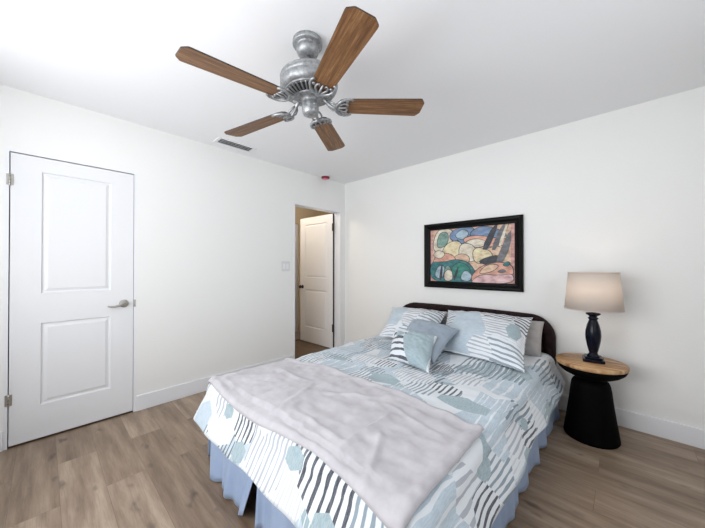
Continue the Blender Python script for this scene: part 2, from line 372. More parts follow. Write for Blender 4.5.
# ------------------------------------------------------------------ hall beyond
HX = -1.42
bm = bmesh.new(); box(bm, -.93, 0, -2.2, 1.1, -.1, -.0005); struct('floor_hall', bm, M['hall_floor'])
bm = bmesh.new(); box(bm, HX - T, -.965, -2.2, 1.1, -.1, 0.0); struct('floor_landing', bm, M['hall_tile'])
bm = bmesh.new(); box(bm, -.965, -.93, -2.2, 1.1, -.1, .008, .003); struct('trim_3', bm, M['bronze'])
bm = bmesh.new(); box(bm, HX - T, -T, -2.2, 1.1, H, H + .1); struct('ceiling_hall', bm, M['ceiling'])
bm = bmesh.new()
for y0, y1, z0, z1 in ((-2.2, -.60, 0, H), (-.60, .215, 2.015, H), (.215, 1.1, 0, H)): box(bm, HX - T, HX, y0, y1, z0, z1)
box(bm, HX - T, HX - .045, -.60, .215, 0, 2.015)
struct('wall_hall', bm, M['hall'])
bm = bmesh.new(); box(bm, HX - T, -T, 1.1, 1.1 + T, 0, H); box(bm, -T, 0, T, 1.1 + T, 0, H); box(bm, -T - .1, -T, -2.2 - T, -2.2, 0, H); box(bm, HX - T, -T, -2.2 - T, -2.2, 0, H); struct('wall_hall_end', bm, M['hall'])
bm = door_leaf(.79, 1.99, .035, ((.24, .84), (1.03, 1.9)), .10); d3 = struct('door_3', bm, M['white_warm']); d3.location = (HX - .04, -.587, .012)
hl = bpy.data.objects.new('hall_light', bpy.data.lights.new('hall_light', 'POINT')); C.objects.link(hl)
hl.data.energy = 18; hl.data.color = (1, .88, .74); hl.data.shadow_soft_size = .1; hl.location = (-.72, -.85, 2.28)
bm = bmesh.new(); lathe(bm, [(.13, H), (.13, H - .02), (.12, H - .025)], 32, (-.72, -.85, 0)); tl = new_obj('ceiling_light', bm, M['white'])
tag(tl, 'white flush ceiling light in the hall beyond the open door', 'ceiling light')

# ------------------------------------------------------------------ light switch
sw = thing('light_switch', 'white double rocker light switch on the wall left of the open doorway', 'light switch', (0, -1.026, 1.225))
bm = bmesh.new(); box(bm, 0, .006, -.058, .058, -.060, .060, .003); new_obj('cover_plate', bm, M['plate'], sw)
for s_ in (-1, 1):
    bm = bmesh.new(); box(bm, .004, .010, s_ * .023 - .016, s_ * .023 + .016, -.033, .033, .002); new_obj('rocker', bm, M['white'], sw)
# ------------------------------------------------------------------ smoke detector
M['red'] = mat('red_plastic_cover', (.20, .004, .02), .3); M['pinkred'] = mat('pink_red_rim', (.75, .16, .26), .3)
sd = thing('smoke_detector', 'small round ceiling detector with a dark red cover near the corner', 'smoke detector', (.088, -.455, H))
bm = bmesh.new(); lathe(bm, [(.068, 0), (.068, -.008), (.060, -.014)], 32); new_obj('base', bm, M['plate'], sd, True)
bm = bmesh.new(); lathe(bm, [(.056, -.014), (.056, -.030), (.050, -.036)], 32); new_obj('cover', bm, M['red'], sd, True)
bm = bmesh.new(); lathe(bm, [(.034, -.036), (.030, -.044), (.001, -.046)], 24); new_obj('cap', bm, M['pinkred'], sd, True)
# ------------------------------------------------------------------ ceiling vent
v = thing('ceiling_vent', 'white ceiling air vent with dark slots near the left wall', 'vent', (.19, -1.74, H))
bm = bmesh.new()
for a in ((-.075, .075, -.19, -.160), (-.075, .075, .160, .19), (-.075, -.052, -.160, .160), (.052, .075, -.160, .160)): box(bm, *a, -.008, 0, .002)
new_obj('frame', bm, M['white'], v)
bm = bmesh.new(); box(bm, -.052, .052, -.16, .16, -.0015, 0); new_obj('slot_shade', bm, M['black'], v)  # thin black sheet paints the shade of the opening behind the louvers
for x in (-.030, .004, .038):
    bm = bmesh.new(); box(bm, -.013, .013, -.158, .158, -.0008, .0008)
    bmesh.ops.rotate(bm, verts=bm.verts, matrix=Matrix.Rotation(math.radians(38), 3, 'Y')); bmesh.ops.translate(bm, verts=bm.verts, vec=(x, 0, -.0105))
    new_obj('louver', bm, M['white'], v)

# ------------------------------------------------------------------ ceiling fan
FX, FY = 1.783, -2.078
fan = thing('ceiling_fan', 'pewter five-blade ceiling fan with oak blades over the bed', 'ceiling fan', (FX, FY, H))
bm = bmesh.new(); lathe(bm, [(.074, 0), (.079, -.006), (.080, -.024), (.076, -.030), (.060, -.031), (.056, -.036), (.060, -.046), (.060, -.060), (.054, -.074), (.040, -.084), (.022, -.088)], 48); new_obj('canopy', bm, M['pewter'], fan)
bm = bmesh.new(); lathe(bm, [(.017, -.07), (.017, -.125), (.034, -.130), (.040, -.138), (.040, -.185)], 32); new_obj('downrod', bm, M['pewter'], fan)
bm = bmesh.new()
lathe(bm, [(.03, -.176), (.10, -.180), (.136, -.187), (.148, -.197), (.152, -.205), (.148, -.209), (.152, -.213), (.152, -.226), (.148, -.230), (.153, -.235), (.153, -.254), (.146, -.270), (.128, -.284)], 56)
new_obj('motor_housing', bm, M['pewter'], fan)
bm = bmesh.new()   # vented lower bell: black cone paints the shade inside, metal ribs over it
lathe(bm, [(.122, -.282), (.092, -.302), (.05, -.308)], 48)
new_obj('vent_bell', bm, M['black'], fan)
bm = bmesh.new()
for i in range(30):
    a = 2 * PI * i / 30; b2 = bmesh.new(); 
    tube(b2, [(.128, 0, -.280), (.110, 0, -.293), (.090, 0, -.304), (.070, 0, -.309)], [.006, .005, .0045, .004], 6); merge(bm, b2, Matrix.Rotation(a, 4, 'Z'))
lathe(bm, [(.124, -.278), (.133, -.281), (.131, -.288), (.122, -.288)], 48); lathe(bm, [(.076, -.304), (.082, -.308), (.078, -.316), (.055, -.318)], 48)
new_obj('vent_rib_ring', bm, M['pewter'], fan)
bm = bmesh.new(); lathe(bm, [(.055, -.306), (.058, -.314), (.050, -.320), (.042, -.324), (.041, -.335), (.044, -.343), (.045, -.360), (.044, -.385), (.040, -.396), (.026, -.404), (.001, -.407)], 40)
tube(bm, [(.043, -.012, -.36), (.052, -.012, -.36)], .004, 8); new_obj('switch_housing', bm, M['pewter'], fan)
BZ = -.350
def blade_mesh():
    bm = bmesh.new(); L0, L1 = .150, .628; th = .006
    prof = [(L0, .030), (L0 + .012, .046), (L0 + .04, .054), (L1 - .05, .0665), (L1 - .030, .0670), (L1 - .020, .0655), (L1 - .014, .058), (L1 - .004, .045), (L1, .038), (L1, 0)]
    out = [(x, y) for x, y in prof] + [(x, -y) for x, y in reversed(prof[:-1])]
    lo = [bm.verts.new((x, y, 0)) for x, y in out]; hi = [bm.verts.new((x, y, th)) for x, y in out]
    bm.faces.new(lo); bm.faces.new(hi)
    for i in range(len(out)):
        f = bm.faces.new((lo[i], lo[(i + 1) % len(out)], hi[(i + 1) % len(out)], hi[i])); f.material_index = 1
    return bm
def bracket_mesh():
    bm = bmesh.new()
    # arm swelling out from the flywheel and dropping to the blade
    tube(bm, [(.060, 0, .048), (.085, 0, .030), (.105, 0, .006), (.125, 0, -.010), (.145, 0, -.011)], [.013, .011, .009, .009, .008], 10)
    # crescent cradling the blade root, with scrolled ends
    tube(bm, [(.222, .046, -.004), (.226, .054, -.004), (.212, .061, -.005), (.186, .060, -.007), (.160, .048, -.009), (.143, .026, -.010), (.138, 0, -.011), (.143, -.026, -.010), (.160, -.048, -.009), (.186, -.060, -.007), (.212, -.061, -.005), (.226, -.054, -.004), (.222, -.046, -.004)],
         [.004, .0055, .0065, .0075, .008, .0085, .009, .0085, .008, .0075, .0065, .0055, .004], 10)
    for s in (1, -1):
        tube(bm, [(.142, s * .004, -.010), (.158, s * .020, -.008), (.178, s * .030, -.007), (.198, s * .028, -.006), (.202, s * .018, -.006), (.192, s * .013, -.006)], [.006, .0065, .006, .0055, .005, .004], 8)
        tube(bm, [(.090, s * .004, .026), (.104, s * .022, .012), (.122, s * .028, -.002), (.140, s * .018, -.009)], [.004, .0055, .0055, .005], 8)
        lathe(bm, [(.008, -.011), (.008, -.002)], 14, (.196, s * .044, 0))
    tube(bm, [(.14, 0, -.010), (.17, 0, -.008), (.205, 0, -.005)], [.008, .007, .004], 8)
    return bm
pitch = Matrix.Rotation(math.radians(PITCH := -9.5), 4, 'X')
for k in range(5):
    a = math.radians(267.0 + 72 * k)
    b = new_obj('blade', blade_mesh(), [M['blade'], M['edge']], fan); b.matrix_local = Matrix.Translation((0, 0, BZ)) @ Matrix.Rotation(a, 4, 'Z') @ pitch
    g = new_obj('blade_bracket', bracket_mesh(), M['pewter'], fan); g.matrix_local = Matrix.Translation((0, 0, BZ)) @ Matrix.Rotation(a, 4, 'Z') @ pitch

# the fan hangs a little out of plumb from its ball joint
tilt = Matrix.Translation((0, 0, -.075)) @ Vector((0, 0, 1)).rotation_difference(Vector((-.03, -.045, 1))).to_matrix().to_4x4() @ Matrix.Translation((0, 0, .075))
for ch in fan.children:
    if not ch.name.startswith('canopy'): ch.matrix_local = tilt @ ch.matrix_basis
# ------------------------------------------------------------------ bed
bed = thing('bed', 'queen bed with a low dark brown upholstered headboard against the wall', 'bed', (1.82, -1.2, 0))
def B(name, bm, m, parent=bed, smooth=False):
    bmesh.ops.translate(bm, verts=bm.verts, vec=(-1.82, 1.2, 0)); return new_obj(name, bm, m, parent, smooth)
BX0, BX1, BY0, BY1 = 1.09, 2.55, -2.29, -.17
# headboard outline: rounded arch
def arch(hw, top, r, z0, n=10):
    pts = [(-hw, z0)]
    for i in range(n + 1): a = PI - PI / 2 * i / n; pts.append((-hw + r + r * cos(a), top - r + r * sin(a)))
    m_ = 8
    for i in range(1, m_): pts.append((-hw + r + (2 * hw - 2 * r) * i / m_, top))
    for i in range(n + 1): a = PI / 2 - PI / 2 * i / n; pts.append((hw - r + r * cos(a), top - r + r * sin(a)))
    pts.append((hw, z0)); return pts
def crown(pts, hw, top):   # slight crown to the top edge
    return [(x, z + (.012 * (1 - (x / hw) ** 2) if z > top - .2 else 0)) for x, z in pts]
hc = 1.807
bm = bmesh.new(); out = crown(arch(.735, .752, .15, .10), .76, .78)
fr = [bm.verts.new((hc + x, -.075, z)) for x, z in out]; bk = [bm.verts.new((hc + x, -.022, z)) for x, z in out]
bm.faces.new(fr); bm.faces.new(bk)
for i in range(len(out)): bm.faces.new((fr[i], fr[(i + 1) % len(out)], bk[(i + 1) % len(out)], bk[i]))
hb = B('headboard', bm, M['velvet'])
bm = bmesh.new(); path = crown(arch(.745, .760, .155, .06, 12), .76, .78); prs = [(-.034, -.050), (-.030, .048), (-.016, .062), (.012, .062), (.028, .048), (.034, -.01), (.034, -.05), (0, -.055)]
# profile: (outward offset, toward the room)
n_ = len(path); rings = []
for i, (x, z) in enumerate(path):
    a = path[max(i - 1, 0)]; b = path[min(i + 1, n_ - 1)]; tx, tz = b[0] - a[0], b[1] - a[1]; l = math.hypot(tx, tz); nx, nz = -tz / l, tx / l
    rings.append([bm.verts.new((hc + x + nx * o_, -.080 - d_, z + nz * o_)) for o_, d_ in prs])
for A, Bq in zip(rings, rings[1:]):
    for k in range(len(prs)): bm.faces.new((A[k], A[(k + 1) % len(prs)], Bq[(k + 1) % len(prs)], Bq[k]))
bm.faces.new(rings[0]); bm.faces.new(rings[-1])
rim = B('padded_rim', bm, M['velvet'], hb, True)
md = rim.modifiers.new('b', 'BEVEL'); md.width = .008; md.segments = 2
bm = bmesh.new(); box(bm, BX0, BX1, BY0, BY1, .25, .455, .05, 4); B('mattress', bm, M['mattress'], smooth=True)
bm = bmesh.new(); box(bm, BX0 + .01, BX1 - .01, BY0 + .01, BY1, .09, .248, .01); B('base', bm, M['blackwood'])
for x in (BX0 + .08, BX1 - .08):
    for y in (BY0 + .12, BY1 - .12):
        bm = bmesh.new(); lathe(bm, [(.018, 0), (.026, .095)], 16, (x, y, 0)); B('leg', bm, M['blackwood'])

# draped comforter --------------------------------------------------------------
EX0, EX1, EY = 1.13, 2.53, -2.275; TOP = .50; RR = .07; SL = math.radians(29)
def fall(d):
    if d <= 0: return 0, 0
    q = PI / 2 * RR
    if d < q: return RR * sin(d / RR), RR * (1 - cos(d / RR))
    s = d - q; return RR + s * sin(SL), RR + s * cos(SL)
def drape(u, v, lift=0.0, topz=TOP):
    """u across (x at the top), v along (y at the top); beyond the edges it falls"""
    dx = u - EX1 if u > EX1 else (EX0 - u if u < EX0 else 0); sx = 1 if u > EX1 else -1
    dy = EY - v if v < EY else 0
    d = math.hypot(dx, dy)
    o, z = fall(d); k = (o / d) if d > 1e-6 else 0
    x = (min(max(u, EX0), EX1)) + sx * dx * k; y = max(v, EY) - dy * k
    s = max(0, d - .08)
    # folds in the hanging part
    t = (u if dy > dx else v) * 1.0
    f = (sin(t * 11 + 3 * N(t, 1, 0, 2)) * .4 + N(t, .3, 5, 4)) * min(s, .2) * .07
    if dy > dx: y -= f
    else: x += sx * f
    # puff and wrinkles
    w = (.014 * N(u, v, 0, 3.2) + .009 * N(u, v, 4, 8) + .004 * N(u * .6, v, 9, 24)) * max(.15, 1 - d * 4)
    cr = .020 * (1 - ((u - 1.83) / .72) ** 2) if d == 0 else 0
    nx_, nz_ = (sin(min(d / RR, PI / 2)), cos(min(d / RR, PI / 2))) if d > 0 else (0, 1)
    off = w + lift
    if d > 1e-6: x += sx * dx / d * nx_ * off; y -= dy / d * nx_ * off
    zz = topz + (cr) - z + off * nz_ + (w * .3 if s > 0 else 0)
    return Vector((x, y, zz))
def sheet(name, us, vs, fn, m, th=.0, uvf=None, parent=None):
    bm = bmesh.new(); uvl = bm.loops.layers.uv.new('UVMap'); g = {}; uvs = {}
    for i, u in enumerate(us):
        for j, v in enumerate(vs):
            p = fn(u, v)
            if p is None: continue
            g[i, j] = bm.verts.new(p); uvs[g[i, j]] = (u, v) if uvf is None else uvf(u, v)
    for i in range(len(us) - 1):
        for j in range(len(vs) - 1):
            q = [g.get(k) for k in ((i, j), (i + 1, j), (i + 1, j + 1), (i, j + 1))]
            if None in q: continue
            f = bm.faces.new(q); f.smooth = True
            for l in f.loops: l[uvl].uv = uvs[l.vert]
    bmesh.ops.recalc_face_normals(bm, faces=bm.faces)
    o = new_obj(name, bm, m, parent, True)
    if th:
        s = o.modifiers.new('s', 'SOLIDIFY'); s.thickness = th; s.offset = -1
    return o
def rng(a, b, n): return [a + (b - a) * i / (n - 1) for i in range(n)]
HANG = .265
def comf(u, v):
    dx = max(u - EX1, EX0 - u, 0); dy = max(EY - v, 0)
    lim = HANG + .007 * sin(u * 9 + 1) + .009 * sin(v * 6.5)
    d = math.hypot(dx, dy)
    if d > lim:                         # round the cloth corner
        k = lim / d
        if dx > 0: u = (EX1 + dx * k) if u > EX1 else (EX0 - dx * k)
        if dy > 0: v = EY - dy * k
    return drape(u, v)
PATCHES = [
 ('white', 1.42, -2.43, .14, .14, 0), ('thin', 1.35, -2.33, .10, .12, .03), ('teal', 1.43, -2.385, .045, .042, 0), ('pale', 1.19, -2.50, .09, .10, 0),
 ('dark', 1.63, -2.36, .105, .13, .032), ('thin', 1.86, -2.40, .14, .20, .024), ('teal', 1.66, -2.50, .05, .05, 0), ('white', 1.79, -2.30, .05, .08, 0),
 ('dark', 2.25, -2.37, .155, .15, .044), ('teal', 2.035, -2.37, .052, .048, 0), ('teal', 2.28, -2.50, .06, .06, 0), ('mid', 2.44, -2.40, .075, .17, .036),
 ('palestripe', 2.64, -2.22, .12, .22, .05), ('thin', 2.66, -1.98, .09, .13, .03), ('mid', 2.72, -1.73, .085, .13, .028), ('dark', 2.77, -1.93, .09, .12, .03),
 ('teal', 2.655, -1.83, .040, .070, 0), ('palestripe', 2.60, -1.60, .11, .13, .045), ('white', 2.56, -1.87, .075, .10, 0), ('thin', 2.70, -1.45, .07, .13, .022),
 ('dark', 2.75, -1.27, .05, .13, .026), ('teal', 2.70, -1.27, .028, .055, 0), ('palestripe', 2.50, -1.16, .13, .15, .06), ('teal', 2.40, -1.54, .13, .07, 0),
 ('dark', 2.26, -1.45, .09, .07, .026), ('mid', 2.15, -1.55, .09, .09, .026), ('palestripe', 2.10, -1.72, .16, .12, .07), ('thin', 2.02, -1.40, .13, .13, .02),
 ('dark', 1.74, -1.35, .10, .065, .026), ('teal', 1.90, -1.58, .12, .07, 0), ('mid', 1.72, -1.62, .10, .09, .03), ('palestripe', 1.52, -1.60, .16, .13, .08), ('teal', 1.42, -1.47, .06, .04, 0),
 ('thin', 1.58, -1.33, .09, .11, .02), ('palestripe', 1.28, -1.32, .12, .12, .05), ('mid', 1.20, -1.58, .07, .12, .03), ('thin', 2.28, -1.22, .10, .12, .022)]
com = sheet('comforter', rng(EX0 - HANG - .01, EX1 + HANG + .01, 120), rng(EY - HANG - .01, -.20, 140), comf, quilt('comforter_print', PATCHES, 0, 4.9), .022)
tag(com, 'white comforter printed with blue hexagons and charcoal stripes spread over the bed', 'comforter')
# PATCHLIST

# throw blanket -----------------------------------------------------------------
def throw_fn(u, v):
    # u 1.0..2.56, v (0 head side .. 1 foot side)
    y0 = -1.715 - .025 * sin(u * 2.2) - .02 * max(0, u - 2.2) ; y1 = -2.335 - .02 * sin(u * 5) - .03 * max(0, u - 2.1) * 2
    vv = y0 + (y1 - y0) * v
    p = drape(u, vv, .014)
    e = min(v, 1 - v) * .62
    p.z += .005 * N(u, vv, 2, 11) + .006 * max(0, N(u * .5, vv * 1.4, 7, 8)) + .0022 * N(u, vv, 5, 30)
    for x0, y0_, a_, L_, h_ in ((1.45, -1.95, .35, .22, .009), (1.75, -2.12, 2.3, .20, .008), (1.95, -1.90, .9, .22, .010), (2.22, -2.10, 1.9, .20, .013), (2.34, -2.20, 2.4, .16, .013), (2.30, -1.88, .2, .2, .008), (1.25, -2.15, 1.2, .16, .008), (2.05, -2.22, .3, .18, .010)):
        ax, ay = u - x0, vv - y0_; al = ax * cos(a_) + ay * sin(a_); pe = -ax * sin(a_) + ay * cos(a_) + .05 * sin(al * 9)
        if abs(al) < L_: p.z += h_ * math.exp(-(pe / .014) ** 2) * (1 - (al / L_) ** 2)
    p.z += .010 * math.exp(-((e - .02) / .016) ** 2)      # rolled hem
    if u > 2.50: p.z += .012 * math.exp(-((u - 2.545) / .018) ** 2)
    return p
us = rng(.99, 2.565, 130)
th = sheet('throw_blanket', us, rng(0, 1, 64), throw_fn, M['throw'], .012)
tag(th, 'pale grey fleece throw blanket laid across the foot of the bed', 'blanket')

# bed skirt ---------------------------------------------------------------------
def hem_foot(x):
    pts = [(1.11, .10), (1.27, .004), (1.36, .012), (1.46, .03), (1.50, .016), (1.62, .004), (1.70, .05), (1.76, .09)]
    if x <= 1.76:
        for (a, za), (b, zb) in zip(pts, pts[1:]):
            if a <= x <= b: return za + (zb - za) * (x - a) / (b - a)
    return .004 + .02 * abs(sin(x * 7))
bm = bmesh.new()
def panel(n, fn, nz=14):
    g = [[bm.verts.new(fn(i / (n - 1), j / (nz - 1))) for j in range(nz)] for i in range(n)]
    for i in range(n - 1):
        for j in range(nz - 1): f = bm.faces.new((g[i][j], g[i + 1][j], g[i + 1][j + 1], g[i][j + 1])); f.smooth = True
def pleat(t, k, s): return (sin(t * 26 + 2.5 * N(t, k, 0, 3)) * .5 + sin(t * 61 + k) * .18 + N(t, k, 3, 9) * .6) * s
def foot1(a, b):      # a along x, b from top 0 to hem 1
    xt = 1.10 + a * .68; xb = 1.25 + a * (.45) ; x = xt + (xb - xt) * b
    z = .40 + (hem_foot(x) - .40) * b if b > 0 else .40
    return Vector((x, -2.312 - .055 * b - pleat(a * .6, 1, .030) * b - .02 * b * a, z))
def foot2(a, b):
    x = 1.72 + a * .86; x += .012 * b * sin(a * 20)
    if a < .08: x += .05 * b * (1 - a / .08)
    return Vector((x, -2.318 - .045 * b - pleat(a * .9 + 3, 2, .032) * b, .40 + (hem_foot(max(x, 1.77)) - .40) * b))
def side(xs, s):
    def f(a, b):
        y = -2.32 + a * 2.12
        return Vector((xs + s * (.030 * b + pleat(a * 2.1 + 5, 3 + s, .024) * b), y, .40 + (.006 + .012 * abs(sin(a * 23)) - .40) * b))
    return f
panel(46, foot1); panel(60, foot2); panel(110, side(2.588, 1)); panel(110, side(1.085, -1))
sk = new_obj('bed_skirt', bm, M['skirt'], None, True); s = sk.modifiers.new('s', 'SOLIDIFY'); s.thickness = .002
tag(sk, 'gathered light blue bed skirt hanging to the floor under the comforter', 'bed skirt')

# pillows -----------------------------------------------------------------------
def pillow(name, BL, BR, TR, TL, th, m, label, cat='pillow', seed=0, flange=0, back=.45, pinch=.07, uvs=None, group=None, wr=1.0):
    BL, BR, TR, TL = map(Vector, (BL, BR, TR, TL)); cen = (BL + BR + TR + TL) / 4
    nrm = ((BR - BL).cross(TL - BL)).normalized()
    if nrm.y > 0 and abs(nrm.y) > .2 or nrm.z < 0: nrm = -nrm
    W_, H_ = (BR - BL).length, (TL - BL).length
    bm = bmesh.new(); uvl = bm.loops.layers.uv.new('UVMap'); n = 40
    def P(s, t, side):
        ss = s * (1 - pinch * (1 - abs(t) ** 2.2)); tt = t * (1 - pinch * (1 - abs(s) ** 2.2))
        a, b = (ss + 1) / 2, (tt + 1) / 2
        p = (BL * (1 - a) + BR * a) * (1 - b) + (TL * (1 - a) + TR * a) * b
        fs, ft = min(1, abs(s) / (1 - flange)), min(1, abs(t) / (1 - flange))
        h = ((1 - fs ** 2.6) * (1 - ft ** 2.6)); h = max(h, 0) ** .55
        w = 1 + .13 * N(s * 1.3, t * 1.3, seed, 1.7)
        e = (abs(s) ** 3 + abs(t) ** 3)
        wrk = (.010 * N(s * 2 + t, t * 2 - s, seed + 3, 2.2) + .006 * N(s * 3, t * 3, seed + 8, 3)) * h * wr
        wrk += .010 * wr * N(s * 6 if abs(t) > abs(s) else s, t * 6 if abs(s) > abs(t) else t, seed + 5, 1.3) * min(1, e) * min(1, h * 2)
        off = th * h * w * (1 - back if side > 0 else -back) + wrk
        if side < 0: off = min(off, .0)
        return p + nrm * (off + .008 * N(s * 2.3, t * 2.3, seed + 20))
    g = {}
    for sd_ in (1, -1):
        for i in range(n + 1):
            for j in range(n + 1):
                s_, t_ = sin((i / n - .5) * PI) , sin((j / n - .5) * PI)
                s_ = .5 * s_ + .5 * (2 * i / n - 1); t_ = .5 * t_ + .5 * (2 * j / n - 1)
                if sd_ < 0 and (i in (0, n) or j in (0, n)): g[sd_, i, j] = g[1, i, j]; continue
                g[sd_, i, j] = bm.verts.new(P(s_, t_, sd_))
    for sd_ in (1, -1):
        for i in range(n):
            for j in range(n):
                ids = ((i, j), (i + 1, j), (i + 1, j + 1), (i, j + 1)); q = [g[(sd_, *k)] for k in ids]
                if sd_ < 0: q.reverse(); ids = ids[::-1]
                try: f = bm.faces.new(q)
                except ValueError: continue
                f.smooth = True
                for l, k in zip(f.loops, ids):   # stripes run across the pillow's width: swap the axes
                    l[uvl].uv = (k[1] / n * H_ + seed * 1.37, k[0] / n * W_ + seed * .71)
    bmesh.ops.translate(bm, verts=bm.verts, vec=-cen)
    o = new_obj(name, bm, m, None, True, cen); return tag(o, label, cat, group)
def seam(o, pts, r, m):   # piping round the edge
    bm = bmesh.new(); tube(bm, pts, r, 6, True); return new_obj('piping', bm, m, o, True)
def at_(seed, L): return [(k, seed * 1.37 + u, seed * .71 + v, a, b, p) for k, v, u, b, a, p in L]   # (kind, across, up, half across, half up, period)
M['sham'] = quilt('sham_print', at_(4, [('pale', .14, .34, .13, .20, 0), ('thin', .34, .28, .12, .2, .026), ('dark', .50, .47, .19, .09, .034), ('mid', .50, .28, .15, .12, .036), ('thin', .12, .08, .1, .08, .026), ('mid', .36, .08, .16, .08, .03)]), 5.3, 4.4, .75, .06, False)
M['sham2'] = quilt('sham_print_two', at_(5, [('thin', .42, .33, .16, .20, .020), ('pale', .22, .24, .17, .22, 0), ('mid', .07, .42, .08, .14, .034), ('dark', .44, .49, .16, .10, .032), ('dark', .63, .44, .10, .12, .034), ('teal', .565, .30, .062, .066, 0), ('mid', .53, .10, .20, .11, .040), ('thin', .36, .08, .08, .10, .026)]), 9.1, 4.4, .75, .06, False)
M['small'] = quilt('small_cushion_print', at_(7, [('dark', .09, .12, .16, .17, .050), ('white', .09, .29, .14, .05, 0), ('teal', .11, .21, .05, .028, 0), ('teal', .27, .17, .115, .22, 0)]), 14.2, 5.5, 1, .03, False)
pillow('pillow', (1.16, -.34, .50), (1.78, -.34, .50), (1.78, -.20, .755), (1.16, -.20, .755), .15, M['pillow_grey'], 'grey sleeping pillow mostly hidden behind the left patterned pillow', seed=2, pinch=.03)
pillow('pillow', (1.86, -.34, .49), (2.535, -.34, .49), (2.53, -.20, .765), (1.86, -.20, .765), .17, M['pillow_grey'], 'grey sleeping pillow showing beside the right patterned pillow', seed=3, pinch=.03)
pillow('pillow', (1.25, -.79, .540), (1.84, -.77, .540), (1.73, -.30, .775), (1.07, -.30, .755), .17, M['sham'], 'large blue and charcoal patterned pillow at the left of the headboard', seed=4, flange=.04)
pillow('pillow', (1.86, -.80, .530), (2.53, -.84, .515), (2.47, -.30, .805), (1.74, -.30, .795), .19, M['sham2'], 'large blue and charcoal patterned pillow at the right of the headboard', seed=5, flange=.04)
pillow('cushion', (1.66, -1.06, .560), (2.05, -1.18, .545), (2.035, -.72, .705), (1.555, -.66, .722), .13, M['cushion_blue'], 'plain blue grey square cushion between the patterned pillows', 'cushion', seed=6, back=.2)
pillow('cushion', (1.715, -1.255, .530), (2.085, -1.315, .525), (1.985, -1.005, .695), (1.60, -1.005, .690), .10, M['small'], 'small striped and pale blue cushion in front of the plain blue cushion', 'cushion', seed=7, back=.12)

# ------------------------------------------------------------------ nightstand
TX, TY = 2.835, -.335
ns = thing('side_table', 'black pedestal side table with a round wooden top beside the bed', 'side table', (TX, TY, 0))
bm = bmesh.new(); lathe(bm, [(.001, .515), (.203, .515), (.206, .522), (.206, .536), (.203, .540), (.001, .540)], 56, cap=False); new_obj('tabletop', bm, M['acacia'], ns)
bm = bmesh.new(); lathe(bm, [(.201, .5145), (.200, .505), (.19, .485), (.165, .462), (.13, .443), (.10, .430), (.088, .42), (.084, .41)], 56); new_obj('bowl', bm, M['blackwood'], ns)
bm = bmesh.new(); lathe(bm, [(.070, .412), (.092, .41), (.104, .400), (.112, .38), (.118, .34), (.128, .25), (.144, .13), (.160, .02), (.160, .008), (.155, 0)], 56); new_obj('pedestal', bm, M['blackwood'], ns)

# ------------------------------------------------------------------ lamp
LX, LY, LZ = 2.850, -.315, .540
lamp = thing('table_lamp', 'black turned table lamp with a beige drum shade on the side table', 'lamp', (LX, LY, LZ))
bm = bmesh.new(); box(bm, -.062, .062, -.062, .062, 0, .022, .006, 3); box(bm, -.050, .050, -.050, .050, .022, .036, .006, 3); new_obj('foot', bm, M['lamp'], lamp).rotation_euler = (0, 0, .12)
bm = bmesh.new(); lathe(bm, [(.036, .034), (.037, .042), (.028, .05), (.024, .06), (.028, .075), (.036, .11), (.043, .15), (.046, .185), (.044, .22), (.036, .26), (.026, .29), (.023, .30), (.030, .306), (.030, .312), (.022, .318), (.024, .326), (.040, .336), (.044, .342), (.040, .347), (.02, .35), (.012, .352)], 40); new_obj('body', bm, M['lamp'], lamp)
bm = bmesh.new(); lathe(bm, [(.012, .35), (.012, .37), (.016, .374), (.016, .41)], 20); new_obj('socket', bm, M['bronze'], lamp)
M['bulb'] = mat('bulb_glass', (.9, .85, .75), .3, 0, Emission_Color=(1, .72, .42, 1), Emission_Strength=3)
bm = bmesh.new(); lathe(bm, [(.013, .41), (.016, .425), (.029, .45), (.030, .465), (.022, .487), (.001, .494)], 20); new_obj('bulb', bm, M['bulb'], lamp, True)
bm = bmesh.new(); r0, r1, z0, z1 = .168, .146, .375, .640
lathe(bm, [(r0, z0), (r1, z1), (r1 - .002, z1), (r0 - .002, z0), (r0, z0)], 64, cap=False); bmesh.ops.remove_doubles(bm, verts=bm.verts, dist=.0001)
shd = new_obj('lamp_shade', bm, M['linen'], lamp, True)
for zz, r in ((z0, r0), (z1, r1)):
    bm = bmesh.new(); tube(bm, [(r * cos(2 * PI * i / 64), r * sin(2 * PI * i / 64), zz) for i in range(64)], .003, 6, True); new_obj('trim_ring', bm, M['linen'], shd, True)
bm = bmesh.new()   # harp and spider
tube(bm, [(.016, 0, .40), (.045, 0, .44), (.052, 0, .50), (.035, 0, .58), (0, 0, .62), (-.035, 0, .58), (-.052, 0, .50), (-.045, 0, .44), (-.016, 0, .40)], .0018, 6)
for k in range(3): tube(bm, [(0, 0, .622), (.143 * cos(k * 2.094), .143 * sin(k * 2.094), .636)], .0018, 6)
new_obj('harp', bm, M['bronze'], lamp)
pl = bpy.data.objects.new('lamp_glow', bpy.data.lights.new('lamp_glow', 'POINT')); C.objects.link(pl); pl.parent = lamp
pl.data.energy = .9; pl.data.color = (1, .80, .60); pl.data.shadow_soft_size = .035; pl.location = (0, 0, .53)

